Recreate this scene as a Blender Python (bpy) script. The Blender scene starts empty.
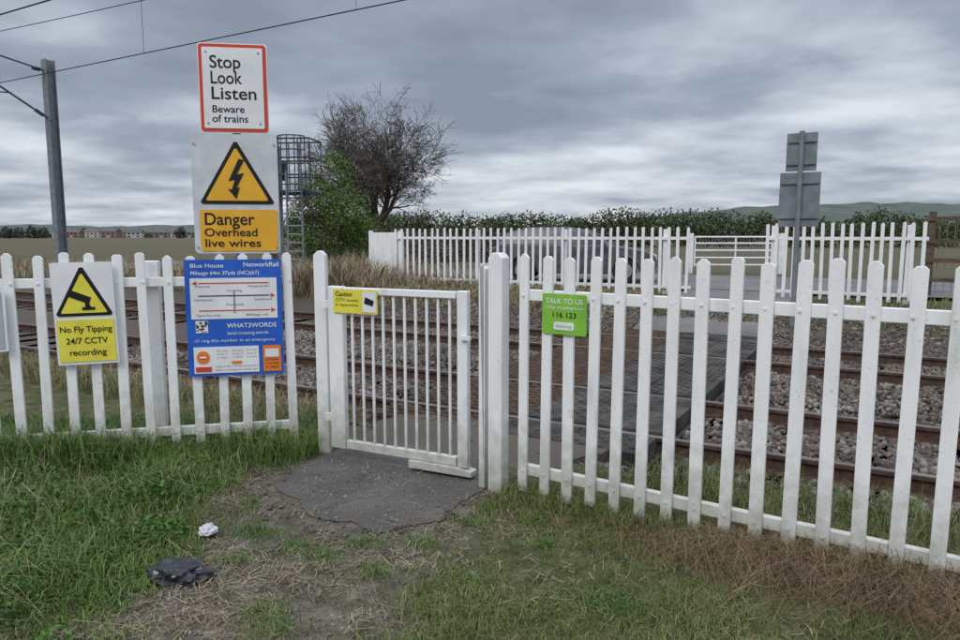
import bpy, bmesh, math, random
import numpy as np
from mathutils import Matrix, Vector
random.seed(7); rng=np.random.default_rng(7)
S=bpy.context.scene
COL=S.collection
U=np.array([.867,-.498]); N=np.array([.498,.867])
def P(u,n): return (U[0]*u+N[0]*n, U[1]*u+N[1]*n)

# ---------------- noise
def _h(ix,iy,s):
    v=np.sin(ix*127.1+iy*311.7+s*74.7)*43758.5453
    return v-np.floor(v)
def vn(x,y,s=0):
    x=np.asarray(x,float); y=np.asarray(y,float)
    ix=np.floor(x); iy=np.floor(y); fx=x-ix; fy=y-iy
    fx=fx*fx*(3-2*fx); fy=fy*fy*(3-2*fy)
    a=_h(ix,iy,s); b=_h(ix+1,iy,s); c=_h(ix,iy+1,s); d=_h(ix+1,iy+1,s)
    return (a*(1-fx)+b*fx)*(1-fy)+(c*(1-fx)+d*fx)*fy
def fbm(x,y,s=0,o=4):
    t=0;a=.5
    for i in range(o):
        t=t+a*vn(x*2**i,y*2**i,s+i); a*=.5
    return t
def sm(a,b,x):
    t=np.clip((x-a)/(b-a),0,1); return t*t*(3-2*t)
def apd(x,y): return np.sqrt(((x+.68)/.85)**2+((y-4.5)/.95)**2)
def zg(x,y):
    x=np.asarray(x,float); y=np.asarray(y,float)
    n=N[0]*x+N[1]*y
    z=-.14*sm(4.45,4.95,n)+.44*sm(11.6,12.9,n)
    near=1-sm(4.2,4.8,n)
    flat=sm(.85,1.5,apd(x,y))
    z=z+near*((fbm(x*1.7,y*1.7,3)-.47)*.08*flat + .07*sm(-1.6,-3.0,x) + .05*sm(.8,2.2,x)*sm(2.6,3.4,n) + (fbm(x*9,y*9,13)-.47)*.025*flat)
    z=z+sm(13,30,n)*(fbm(x*.1,y*.1,9)-.5)*.25
    return z*1.0
def dirtm(x,y):
    c=-.95+.12*np.sin(y*2); hw=.62+.6*(fbm(x*2.1,y*2.1,21)-.47)*2
    d=1-sm(hw-.2,hw+.3,np.abs(x-c))
    n=N[0]*x+N[1]*y
    return d*(1-sm(4.2,4.6,n))

# ---------------- materials
def M(name,col,rough=.6,metal=0,spec=.3):
    m=bpy.data.materials.new(name); m.use_nodes=True
    b=m.node_tree.nodes['Principled BSDF']
    b.inputs['Base Color'].default_value=(*col,1); b.inputs['Roughness'].default_value=rough
    b.inputs['Metallic'].default_value=metal; b.inputs['Specular IOR Level'].default_value=spec
    return m
def MN(name,cols,scale=8,rough=.7,metal=0,bump=.0,bscale=None,spec=.3,stretch=(1,1,1),detail=6,lo=.35,hi=.65,island=False):
    m=M(name,cols[0],rough,metal,spec); nt=m.node_tree; b=nt.nodes['Principled BSDF']
    g=nt.nodes.new('ShaderNodeNewGeometry')
    mp=nt.nodes.new('ShaderNodeMapping'); mp.inputs['Scale'].default_value=stretch
    nt.links.new(g.outputs['Position'],mp.inputs['Vector'])
    n=nt.nodes.new('ShaderNodeTexNoise'); n.inputs['Scale'].default_value=scale; n.inputs['Detail'].default_value=(2 if island else detail)
    nt.links.new(mp.outputs[0],n.inputs['Vector'])
    r=nt.nodes.new('ShaderNodeValToRGB')
    e=r.color_ramp.elements
    for i,c in enumerate(cols):
        pos=lo+(hi-lo)*i/(len(cols)-1) if not island else i/(len(cols)-1)
        if i==0: e[0].position=pos; e[0].color=(*c,1)
        elif i==len(cols)-1: e[-1].position=pos; e[-1].color=(*c,1)
        else:
            k=e.new(pos); k.color=(*c,1)
    if island:
        mx=nt.nodes.new('ShaderNodeMath'); mx.operation='MULTIPLY_ADD'
        nt.links.new(g.outputs['Random Per Island'],mx.inputs[0]); mx.inputs[1].default_value=.7
        m2=nt.nodes.new('ShaderNodeMapRange'); m2.inputs[1].default_value=.35; m2.inputs[2].default_value=.65; m2.inputs[3].default_value=-.05; m2.inputs[4].default_value=.35
        nt.links.new(n.outputs['Fac'],m2.inputs[0]); nt.links.new(m2.outputs[0],mx.inputs[2])
        nt.links.new(mx.outputs[0],r.inputs[0])
    else: nt.links.new(n.outputs['Fac'],r.inputs[0])
    nt.links.new(r.outputs[0],b.inputs['Base Color'])
    if bump:
        n2=nt.nodes.new('ShaderNodeTexNoise'); n2.inputs['Scale'].default_value=bscale or scale*4; n2.inputs['Detail'].default_value=5
        nt.links.new(g.outputs['Position'],n2.inputs['Vector'])
        bp=nt.nodes.new('ShaderNodeBump'); bp.inputs['Strength'].default_value=bump; bp.inputs['Distance'].default_value=.02
        nt.links.new(n2.outputs['Fac'],bp.inputs['Height']); nt.links.new(bp.outputs[0],b.inputs['Normal'])
    return m
def rampof(m): return [n for n in m.node_tree.nodes if n.type=='VALTORGB'][0]

def white_paint():
    m=MN('white_paint',[(.60,.61,.58),(.76,.76,.745),(.82,.82,.81)],scale=9,rough=.5,stretch=(1,1,.25),lo=.25,hi=.55,bump=.08,bscale=60)
    nt=m.node_tree; b=nt.nodes['Principled BSDF']; r=rampof(m)
    g=[n for n in nt.nodes if n.type=='NEW_GEOMETRY'][0]
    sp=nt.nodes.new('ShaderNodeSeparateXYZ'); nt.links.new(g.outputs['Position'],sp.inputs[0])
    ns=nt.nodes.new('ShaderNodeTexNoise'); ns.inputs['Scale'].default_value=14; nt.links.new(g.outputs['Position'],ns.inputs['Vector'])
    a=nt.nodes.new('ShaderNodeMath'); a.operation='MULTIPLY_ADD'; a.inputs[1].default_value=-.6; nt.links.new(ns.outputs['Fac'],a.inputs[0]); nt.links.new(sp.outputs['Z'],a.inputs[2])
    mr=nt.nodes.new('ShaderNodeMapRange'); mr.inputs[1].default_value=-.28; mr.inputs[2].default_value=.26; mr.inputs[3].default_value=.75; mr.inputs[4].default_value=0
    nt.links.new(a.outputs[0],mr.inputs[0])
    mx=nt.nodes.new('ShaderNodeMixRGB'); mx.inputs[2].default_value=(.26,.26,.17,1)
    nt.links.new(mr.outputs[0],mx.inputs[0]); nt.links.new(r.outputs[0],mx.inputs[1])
    n3=nt.nodes.new('ShaderNodeTexNoise'); n3.inputs['Scale'].default_value=70; n3.inputs['Detail'].default_value=3; nt.links.new(g.outputs['Position'],n3.inputs['Vector'])
    m3=nt.nodes.new('ShaderNodeMapRange'); m3.inputs[1].default_value=.64; m3.inputs[2].default_value=.74; m3.inputs[3].default_value=0; m3.inputs[4].default_value=.55; nt.links.new(n3.outputs['Fac'],m3.inputs[0])
    x3=nt.nodes.new('ShaderNodeMixRGB'); x3.inputs[2].default_value=(.3,.3,.24,1); nt.links.new(m3.outputs[0],x3.inputs[0]); nt.links.new(mx.outputs[0],x3.inputs[1])
    nt.links.new(x3.outputs[0],b.inputs['Base Color'])
    return m
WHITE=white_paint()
SIGNW=MN('sign_white',[(.68,.69,.70),(.79,.79,.79)],scale=5,rough=.35)
STEEL=MN('galvanised_steel',[(.20,.22,.24),(.32,.34,.36)],scale=20,rough=.5,metal=.3)
GREY=MN('grey_steel',[(.16,.18,.2),(.23,.25,.27)],scale=6,rough=.55,metal=.2)
DSTEEL=MN('dark_steel',[(.05,.055,.06),(.09,.10,.11)],scale=6,rough=.6,metal=.1)
RED=M('sign_red',(.60,.06,.03),.4); BLACK=M('sign_black',(.012,.012,.012),.45)
YEL=MN('sign_amber',[(.70,.36,.03),(.78,.42,.04)],scale=6,rough=.4)
YEL2=MN('sign_yellow',[(.66,.58,.06),(.78,.70,.08)],scale=6,rough=.4)
BLUE=MN('sign_blue',[(.02,.09,.45),(.03,.13,.55)],scale=5,rough=.35)
GREEN=MN('sign_green',[(.17,.42,.04),(.24,.52,.06)],scale=5,rough=.4)
ORANGE=M('sign_orange',(.75,.2,.03),.4)
DGREY=M('print_grey',(.25,.27,.3),.5)

# ---------------- mesh builder
class MB:
    def __init__(s): s.v=[]; s.f=[]; s.m=[]
    def add(s,vs,fs,mi=0):
        o=len(s.v); s.v+= [tuple(v) for v in vs]; s.f+=[tuple(i+o for i in f) for f in fs]; s.m+=[mi]*len(fs)
    def box(s,c,size,rot=0,mi=0,mat=None):
        x,y,z=[a/2 for a in size]
        R=(Matrix.Translation(c)@Matrix.Rotation(rot,4,'Z')) if mat is None else mat
        vs=[R@Vector(p) for p in [(-x,-y,-z),(x,-y,-z),(x,y,-z),(-x,y,-z),(-x,-y,z),(x,-y,z),(x,y,z),(-x,y,z)]]
        s.add(vs,[(0,3,2,1),(4,5,6,7),(0,1,5,4),(1,2,6,5),(2,3,7,6),(3,0,4,7)],mi)
    def prism(s,poly,t,mat,mi=0):
        k=len(poly); vs=[mat@Vector((p[0],-t/2,p[1])) for p in poly]+[mat@Vector((p[0],t/2,p[1])) for p in poly]
        fs=[tuple(range(k)),tuple(range(2*k-1,k-1,-1))]+[(i,k+i,k+(i+1)%k,(i+1)%k) for i in range(k)]
        s.add(vs,fs,mi)
    def tube(s,p0,p1,r0,r1=None,n=8,mi=0,cap=True):
        r1=r0 if r1 is None else r1
        p0=Vector(p0);p1=Vector(p1); d=(p1-p0).normalized()
        a=d.orthogonal().normalized(); b=d.cross(a)
        vs=[];
        for p,r in ((p0,r0),(p1,r1)):
            for i in range(n):
                t=2*math.pi*i/n; vs.append(p+(a*math.cos(t)+b*math.sin(t))*r)
        fs=[(i,(i+1)%n,n+(i+1)%n,n+i) for i in range(n)]
        if cap: fs+=[tuple(range(n-1,-1,-1)),tuple(range(n,2*n))]
        s.add(vs,fs,mi)
    def obj(s,name,mats,parent=None,smooth=False,bevel=0):
        me=bpy.data.meshes.new(name); me.from_pydata(s.v,[],s.f)
        for m in mats: me.materials.append(m)
        me.polygons.foreach_set('material_index',s.m)
        if smooth: me.polygons.foreach_set('use_smooth',[True]*len(s.f))
        me.update()
        o=bpy.data.objects.new(name,me); COL.objects.link(o)
        if parent: o.parent=parent
        if bevel:
            b=o.modifiers.new('bevel','BEVEL'); b.width=bevel; b.segments=2; b.limit_method='ANGLE'
        return o
def npmesh(name,v,f,mat,smooth=False):
    me=bpy.data.meshes.new(name); nv=len(v); nf,k=f.shape
    me.vertices.add(nv); me.vertices.foreach_set('co',np.asarray(v,np.float32).ravel())
    me.loops.add(nf*k); me.loops.foreach_set('vertex_index',f.astype(np.int32).ravel())
    me.polygons.add(nf); me.polygons.foreach_set('loop_start',np.arange(0,nf*k,k,dtype=np.int32))
    if smooth: me.polygons.foreach_set('use_smooth',np.ones(nf,bool))
    me.update(calc_edges=True); me.validate()
    me.materials.append(mat)
    o=bpy.data.objects.new(name,me); COL.objects.link(o); return o
def empty(name,loc,rz=0):
    e=bpy.data.objects.new(name,None); e.location=loc; e.rotation_euler=(0,0,rz); e.empty_display_size=.2
    COL.objects.link(e); return e

# ---------------- ground
def axis(fine0,fine1,step,end0,end1,g=1.09):
    a=list(np.arange(fine0,fine1,step)); s=step; x=a[-1]
    while x<end1: s*=g; x+=s; a.append(x)
    s=step; x=fine0; b=[]
    while x>end0: s*=g; x-=s; b.append(x)
    return np.array(b[::-1]+a)
xs=axis(-4,4.5,.04,-3500,3500); ys=axis(1.5,13,.05,-300,4500)
X,Y=np.meshgrid(xs,ys); Z=zg(X,Y)
Z=np.where((np.abs(X)<60)&(Y<90),Z,.3*(Y>20)+0*Z)
Z=np.where((Y<=20)&(np.abs(X)>=60),zg(X,Y),Z)
nx,ny=len(xs),len(ys)
idx=np.arange(nx*ny).reshape(ny,nx)
F=np.stack([idx[:-1,:-1],idx[:-1,1:],idx[1:,1:],idx[1:,:-1]],-1).reshape(-1,4)
V=np.stack([X,Y,Z],-1).reshape(-1,3)
gm=bpy.data.materials.new('ground_mix'); gm.use_nodes=True
nt=gm.node_tree; b=nt.nodes['Principled BSDF']; b.inputs['Roughness'].default_value=.9; b.inputs['Specular IOR Level'].default_value=.15
geo=nt.nodes.new('ShaderNodeNewGeometry'); at=nt.nodes.new('ShaderNodeAttribute'); at.attribute_name='mask'
sp=nt.nodes.new('ShaderNodeSeparateColor'); nt.links.new(at.outputs['Color'],sp.inputs[0])
def nz(scale,cols,lo=.35,hi=.65,st=(1,1,1),det=8):
    mp=nt.nodes.new('ShaderNodeMapping'); mp.inputs['Scale'].default_value=st; nt.links.new(geo.outputs['Position'],mp.inputs[0])
    n=nt.nodes.new('ShaderNodeTexNoise'); n.inputs['Scale'].default_value=scale; n.inputs['Detail'].default_value=det; n.inputs['Roughness'].default_value=.65
    nt.links.new(mp.outputs[0],n.inputs['Vector'])
    r=nt.nodes.new('ShaderNodeValToRGB'); e=r.color_ramp.elements
    for i,c in enumerate(cols):
        p=lo+(hi-lo)*i/(len(cols)-1)
        if i==0: e[0].position=p; e[0].color=(*c,1)
        elif i==len(cols)-1: e[-1].position=p; e[-1].color=(*c,1)
        else: k=e.new(p); k.color=(*c,1)
    nt.links.new(n.outputs['Fac'],r.inputs[0]); return r.outputs[0]
def mix(f,a,c):
    m=nt.nodes.new('ShaderNodeMixRGB'); nt.links.new(f,m.inputs[0]); nt.links.new(a,m.inputs[1]); nt.links.new(c,m.inputs[2]); return m.outputs[0]
soil=nz(9,[(.045,.045,.022),(.085,.09,.038),(.14,.12,.075)])
dirt=nz(8,[(.05,.041,.03),(.10,.083,.063),(.15,.128,.10),(.24,.21,.165)],.28,.72)
ball=nz(30,[(.045,.037,.031),(.10,.083,.07),(.16,.135,.118)],.3,.7)
field=nz(.03,[(.075,.08,.038),(.125,.10,.065),(.085,.085,.045),(.15,.12,.082)],.3,.7,(1,4,1))
c=mix(sp.outputs[0],soil,dirt); c=mix(sp.outputs[1],c,ball); c=mix(sp.outputs[2],c,field)
nt.links.new(c,b.inputs['Base Color'])
n2=nt.nodes.new('ShaderNodeTexNoise'); n2.inputs['Scale'].default_value=38; n2.inputs['Detail'].default_value=7; nt.links.new(geo.outputs['Position'],n2.inputs['Vector'])
bp=nt.nodes.new('ShaderNodeBump'); bp.inputs['Strength'].default_value=1.0; bp.inputs['Distance'].default_value=.03
nt.links.new(n2.outputs['Fac'],bp.inputs['Height']); nt.links.new(bp.outputs[0],b.inputs['Normal'])
ground=npmesh('ground',V,F,gm,True)
nn=N[0]*V[:,0]+N[1]*V[:,1]
ca=ground.data.color_attributes.new('mask','FLOAT_COLOR','POINT')
C=np.ones((len(V),4),np.float32)
C[:,0]=np.maximum(dirtm(V[:,0],V[:,1]),(1-sm(1.1,1.35,apd(V[:,0],V[:,1])))); C[:,1]=sm(4.5,4.9,nn+.3*(vn(V[:,0]*2,V[:,1]*2,5)-.5))*(1-sm(12.0,12.8,nn)); C[:,2]=sm(13,15,nn)
ca.data.foreach_set('color',C.ravel())

# ---------------- asphalt apron
APR=[(-1.42,4.95),(-1.27,4.55),(-1.3,4.3),(-1.12,4.12),(-.98,3.85),(-.72,3.78),(-.55,3.6),(-.36,3.72),(-.22,3.78),(-.12,4.05),(.05,4.3),(.45,4.65),(1.02,5.15),(-.72,6.15)]
def roughen(pts,lv=4,amp=.10):
    pts=[np.array(p) for p in pts]
    for _ in range(lv):
        out=[]
        for i,a in enumerate(pts):
            c2=pts[(i+1)%len(pts)]; d=c2-a; out.append(a); out.append((a+c2)/2+np.array([-d[1],d[0]])*random.gauss(0,amp))
        pts=out
    return pts
def blob(name,pts,z,mat,lv=4,amp=.1,th=.1):
    out=roughen(pts,lv,amp)
    bm=bmesh.new(); vs=[bm.verts.new((p[0],p[1],z)) for p in out]; f=bm.faces.new(vs)
    if f.normal.z<0: bmesh.ops.reverse_faces(bm,faces=[f])
    r=bmesh.ops.extrude_face_region(bm,geom=[f])
    for e in r['geom']:
        if isinstance(e,bmesh.types.BMVert): e.co.z-= th
    bmesh.ops.recalc_face_normals(bm,faces=bm.faces[:])
    bmesh.ops.triangulate(bm,faces=bm.faces[:])
    me=bpy.data.meshes.new(name); bm.to_mesh(me); bm.free(); me.materials.append(mat)
    o=bpy.data.objects.new(name,me); COL.objects.link(o); return o
ASPH=MN('worn_asphalt',[(.05,.048,.045),(.08,.076,.07),(.105,.098,.088),(.14,.125,.10)],scale=2.4,rough=.85,bump=1.0,bscale=60,detail=12,lo=.3,hi=.72)
nt=ASPH.node_tree; LK=nt.links.new; g=[n for n in nt.nodes if n.type=='NEW_GEOMETRY'][0]
def nd(t,**k):
    q=nt.nodes.new(t)
    for a,v in k.items(): setattr(q,a,v)
    return q
nw=nd('ShaderNodeTexNoise'); nw.inputs['Scale'].default_value=3.5; nw.inputs['Detail'].default_value=8; LK(g.outputs['Position'],nw.inputs['Vector'])
av=nd('ShaderNodeMixRGB'); av.inputs[0].default_value=.35; LK(g.outputs['Position'],av.inputs[1]); LK(nw.outputs['Color'],av.inputs[2])
vo=nd('ShaderNodeTexVoronoi',feature='DISTANCE_TO_EDGE'); vo.inputs['Scale'].default_value=2.1; LK(av.outputs[0],vo.inputs['Vector'])
mr=nd('ShaderNodeMapRange'); mr.inputs[1].default_value=.0; mr.inputs[2].default_value=.012; mr.inputs[3].default_value=.55; mr.inputs[4].default_value=0; LK(vo.outputs['Distance'],mr.inputs[0])
mx=nd('ShaderNodeMixRGB'); mx.inputs[2].default_value=(.03,.028,.022,1); LK(mr.outputs[0],mx.inputs[0]); LK(rampof(ASPH).outputs[0],mx.inputs[1])
ng=nd('ShaderNodeTexNoise'); ng.inputs['Scale'].default_value=150; ng.inputs['Detail'].default_value=2; LK(g.outputs['Position'],ng.inputs['Vector'])
mg=nd('ShaderNodeMapRange'); mg.inputs[1].default_value=.52; mg.inputs[2].default_value=.68; mg.inputs[3].default_value=0; mg.inputs[4].default_value=.6; LK(ng.outputs['Fac'],mg.inputs[0])
m5=nd('ShaderNodeMixRGB'); m5.inputs[2].default_value=(.24,.225,.20,1); LK(mg.outputs[0],m5.inputs[0]); LK(mx.outputs[0],m5.inputs[1])
# trodden soil spreading over the broken edge
vs_=nd('ShaderNodeVectorMath',operation='SUBTRACT'); vs_.inputs[1].default_value=(-.68,4.5,0); LK(g.outputs['Position'],vs_.inputs[0])
vm=nd('ShaderNodeVectorMath',operation='MULTIPLY'); vm.inputs[1].default_value=(1/.85,1/.95,0); LK(vs_.outputs[0],vm.inputs[0])
vl=nd('ShaderNodeVectorMath',operation='LENGTH'); LK(vm.outputs[0],vl.inputs[0])
ne=nd('ShaderNodeTexNoise'); ne.inputs['Scale'].default_value=5; ne.inputs['Detail'].default_value=9; ne.inputs['Roughness'].default_value=.65; LK(g.outputs['Position'],ne.inputs['Vector'])
ma=nd('ShaderNodeMath',operation='MULTIPLY_ADD'); ma.inputs[1].default_value=1.5; LK(ne.outputs['Fac'],ma.inputs[0]); LK(vl.outputs['Value'],ma.inputs[2])
me_=nd('ShaderNodeMapRange'); me_.inputs[1].default_value=1.50; me_.inputs[2].default_value=1.70; LK(ma.outputs[0],me_.inputs[0])
m6=nd('ShaderNodeMixRGB'); m6.inputs[2].default_value=(.12,.10,.076,1); LK(me_.outputs[0],m6.inputs[0]); LK(m5.outputs[0],m6.inputs[1])
LK(m6.outputs[0],nt.nodes['Principled BSDF'].inputs['Base Color'])
blob('asphalt_path',APR,.009,ASPH,4,.12)
ROAD=MN('road_asphalt',[(.12,.115,.11),(.18,.175,.165)],scale=1.2,rough=.85,bump=.3,bscale=40)
mb=MB()
def quad(mb,u0,u1,n0,n1,z0,z1,mi=0):
    a=[(*P(u0,n0),z0),(*P(u1,n0),z0),(*P(u1,n1),z1),(*P(u0,n1),z1)]; mb.add(a,[(0,1,2,3)],mi)
quad(mb,-3.7,-1.5,11.76,13.0,.0,.325); quad(mb,-3.9,-1.3,13.0,16.8,.325,.36)
mb.obj('footpath',[ROAD])
mb=MB()
for i in range(30):
    quad(mb,-30+i*2,-28+i*2,16.8,22.5,.37,.39)
mb.obj('road',[ROAD])

# ---------------- railway
RUST=MN('rusty_steel',[(.055,.032,.022),(.11,.065,.045)],scale=15,rough=.75,metal=.1)
SHINE=MN('rail_head',[(.13,.11,.10),(.26,.24,.23)],scale=3,rough=.4,metal=.6)
SLEEP=MN('sleeper_concrete',[(.13,.115,.10),(.22,.20,.18)],scale=6,rough=.9,bump=.3)
zr=.0
prof=[(-.07,-.155),(.07,-.155),(.07,-.142),(.012,-.125),(.010,-.04),(.034,-.032),(.034,-.006),(.028,0),(-.028,0),(-.034,-.006),(-.034,-.032),(-.010,-.04),(-.012,-.125),(-.07,-.142)]
ang=math.atan2(U[1],U[0])
def railway(name,na,nb):
    e=empty(name,(0,0,0))
    for nm,n0 in (('rail_near',na),('rail_far',nb)):
        mb=MB(); k=len(prof); vs=[]
        for u in (-90,40):
            for a,bz in prof: vs.append((*P(u,n0+a),bz+zr))
        for i in range(k):
            j=(i+1)%k; mb.add([vs[i],vs[j],vs[k+j],vs[k+i]],[(0,1,2,3)],1 if i==7 else 0)
        for q in range(-30,25):
            u=q*.65
            for s in (-1,1):
                x,y=P(u,n0+s*.085); mb.box((x,y,-.125),(.09,.05,.04),ang)
        mb.obj(nm,[RUST,SHINE],e)
    mb=MB(); c=(na+nb)/2
    for q in range(-70,40):
        x,y=P(q*.65+.02*math.sin(q*7),c); mb.box((x,y,-.185),(.26,2.5,.09),ang)
    mb.obj('sleepers',[SLEEP],e,bevel=.01)
railway('railway_track',5.45,6.9); railway('railway_track',9.5,10.95)

ico=bmesh.new(); bmesh.ops.create_icosphere(ico,subdivisions=1,radius=1); ico.verts.ensure_lookup_table()
IV=np.array([v.co[:] for v in ico.verts]); IF=np.array([[v.index for v in f.verts] for f in ico.faces]); ico.free()
def stones(name,pos,size,mat):
    n=len(pos); v=IV[None]*(1+rng.uniform(-.28,.28,(n,12,1)))
    v=v*rng.uniform(.55,1.15,(n,1,3))
    q=rng.normal(size=(n,4)); q/=np.linalg.norm(q,axis=1)[:,None]; w,x,y,z=q.T
    R=np.stack([1-2*(y*y+z*z),2*(x*y-z*w),2*(x*z+y*w),2*(x*y+z*w),1-2*(x*x+z*z),2*(y*z-x*w),2*(x*z-y*w),2*(y*z+x*w),1-2*(x*x+y*y)],-1).reshape(n,3,3)
    v=np.einsum('nij,nkj->nki',R,v)*size[:,None,None]+pos[:,None]
    f=IF[None]+(np.arange(n)*12)[:,None,None]
    return npmesh(name,v.reshape(-1,3),f.reshape(-1,3),mat)
nS=78000
u=rng.uniform(-10,9,nS); n=rng.uniform(4.55,12.7,nS)
kp=(rng.random(nS)<np.clip(1.25-(n-5)*.05,.3,1)); u=u[kp]; n=n[kp]
deck=(u>-4.1)&(u<-1.4)&(n>4.9)&(n<11.8); u=u[~deck]; n=n[~deck]
dr=np.min(np.abs(n[:,None]-np.array([5.45,6.9,9.5,10.95])[None]),axis=1); kk=dr>.1; u=u[kk]; n=n[kk]
x=U[0]*u+N[0]*n; y=U[1]*u+N[1]*n
mid=((n>7.6)&(n<8.8)); z=zg(x,y)+rng.uniform(-.01,.02,len(x))+.03*mid
BAL=MN('ballast_stone',[(.042,.034,.028),(.095,.076,.062),(.155,.13,.11),(.28,.25,.22)],scale=1.1,rough=.9,island=True)
stones('ballast',np.stack([x,y,z],-1),rng.uniform(.018,.038,len(x)),BAL)

# crossing deck
DECK=MN('deck_panel',[(.042,.038,.035),(.068,.062,.056),(.10,.09,.08)],scale=3,rough=.9,bump=.3,bscale=70,detail=9,spec=.1)
TRI=MN('deck_guard',[(.075,.052,.037),(.14,.10,.072)],scale=7,rough=.9,spec=.1)
e=empty('crossing_deck',(0,0,0)); mb=MB()
bands=[(4.9,5.37),(5.53,6.83),(6.98,8.2),(8.22,9.42),(9.58,10.87),(11.03,11.75)]
for n0,n1 in bands:
    w=1.25
    for k2 in range(2):
        h_=(w-.012)/2
        x,y=P(-2.1+(k2-.5)*(h_+.012),(n0+n1)/2); mb.box((x,y,-.055+random.uniform(-.004,.004)),(h_,n1-n0,.13),ang)
    for i in range(int((n1-n0)/.075)):
        for j in range(int(w/.075)):
            if (i+j)%2: continue
            x,y=P(-2.1-w/2+.04+j*.075,n0+.04+i*.075); mb.box((x,y,.0125),(.035,.035,.010),ang+.785)
mb.obj('walkway_panels',[DECK],e)
mb=MB()
for n0,n1 in bands:
    k=int((n1-n0)/.11)
    for j in range(12):
        uu=-4.0+.055+j*.105
        x,y=P(uu,(n0+n1)/2)
        L=n1-n0-.02
        M4=Matrix.Translation((x,y,-.06))@Matrix.Rotation(ang+math.pi/2,4,'Z')
        a=[(-L/2,-.045,0),(-L/2,.045,0),(-L/2,0,.075),(L/2,-.045,0),(L/2,.045,0),(L/2,0,.075)]
        mb.add([M4@Vector(p) for p in a],[(0,1,2),(3,5,4),(0,3,4,1),(1,4,5,2),(2,5,3,0)])
    for i in range(k):
        x,y=P(-3.42,n0+.06+i*.11); mb.box((x,y,-.012),(1.22,.03,.03),ang)
mb.obj('trespass_guard',[TRI],e)
# ---------------- fences
def pale_poly(w,h,ch=.02):
    return [(-w/2,0),(w/2,0),(w/2,h-ch),(w/2-ch,h),(-w/2+ch,h),(-w/2,h-ch)]
def fence(name,p0,p1,zb,top,spacing,w=.064,t=.022,first=0,rails=(.17,1.25),bolt=True,posts=None):
    d=np.array(p1)-np.array(p0); L=np.hypot(*d); d/=L; rz=math.atan2(d[1],d[0])
    e=empty(name,(0,0,0))
    nr=np.array([d[1],-d[0]]); 
    if nr@(-np.array(p0))<0: nr=-nr
    mb=MB(); mbb=MB(); s=first
    while s<L:
        x,y=np.array(p0)+d*s
        h=top+random.uniform(-.016,.014)
        z0=zb+random.uniform(.0,.05)
        M4=Matrix.Translation((x,y,z0))@Matrix.Rotation(rz+random.uniform(-.03,.03),4,'Z')@Matrix.Rotation(random.uniform(-.012,.012),4,'Y')@Matrix.Rotation(random.uniform(-.004,.004),4,'X')
        mb.prism(pale_poly(w*random.uniform(.95,1.05),h-z0,random.uniform(.014,.026)),t,M4)
        if bolt:
            for rr in rails:
                q=np.array([x,y])+nr*(t/2+.003)
                mbb.tube((q[0]-nr[0]*.004,q[1]-nr[1]*.004,zb+rr),(q[0]+nr[0]*.004,q[1]+nr[1]*.004,zb+rr),.008,n=6)
        s+=spacing*random.uniform(.97,1.03)
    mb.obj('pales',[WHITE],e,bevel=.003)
    mb=MB(); c=(np.array(p0)+np.array(p1))/2
    for rr in rails:
        q=c-nr*(t/2+.024); mb.box((q[0],q[1],zb+rr),(L,.044,.065),rz)
    mb.obj('rails',[WHITE],e,bevel=.004)
    if bolt: mbb.obj('bolts',[WHITE],e)
    mb=MB()
    for s in (posts if posts is not None else np.arange(.1,L,2.4)):
        q=np.array(p0)+d*s-nr*(t/2+.1); mb.box((q[0],q[1],zb+(top-zb)/2-.2),(.1,.1,top-zb+.3),rz)
    mb.obj('posts',[WHITE],e,bevel=.006)
    return e
dR=np.array([.818,-.575])
fr0=np.array([.108,4.28])+dR*.19; fr1=np.array([.108,4.28])+dR*5.2
fence('palisade_fence',fr0,fr1,.0,1.485,.153,posts=[4.4])
dL=np.array([-.975,-.22])
fl0=np.array([-1.25,5.12])+dL*.14; fl1=np.array([-1.25,5.12])+dL*4.2
fence('palisade_fence',fl0,fl1,.03,1.475,.163,posts=[.95,2.1,3.9])
fence('palisade_fence',(-2.3,19.15),(4.62,15.35),.3,1.8,.195,w=.066,bolt=False)
fence('palisade_fence',(5.95,14.55),(8.35,13.1),.3,1.86,.17,w=.066,bolt=False)
mb=MB(); mb.box((-2.55,19.3,1.0),(.95,.04,1.4),-.15); mb.box((-3.0,19.4,1.0),(.1,.1,1.5),-.15); mb.obj('white_board',[WHITE])
def post(name,x,y,w,dp,h,rz,mat=WHITE):
    mb=MB(); M4=Matrix.Translation((x,y,-.1))@Matrix.Rotation(rz,4,'Z')
    mb.prism([(-w/2,0),(w/2,0),(w/2,h+.1-.03),(w/2-.03,h+.1),(-w/2+.03,h+.1),(-w/2,h+.07)],dp,M4)
    return mb.obj(name,[mat],bevel=.006)
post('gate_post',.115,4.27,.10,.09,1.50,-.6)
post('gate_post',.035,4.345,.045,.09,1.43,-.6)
post('gate_post',-1.15,5.06,.085,.09,1.495,0)
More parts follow.
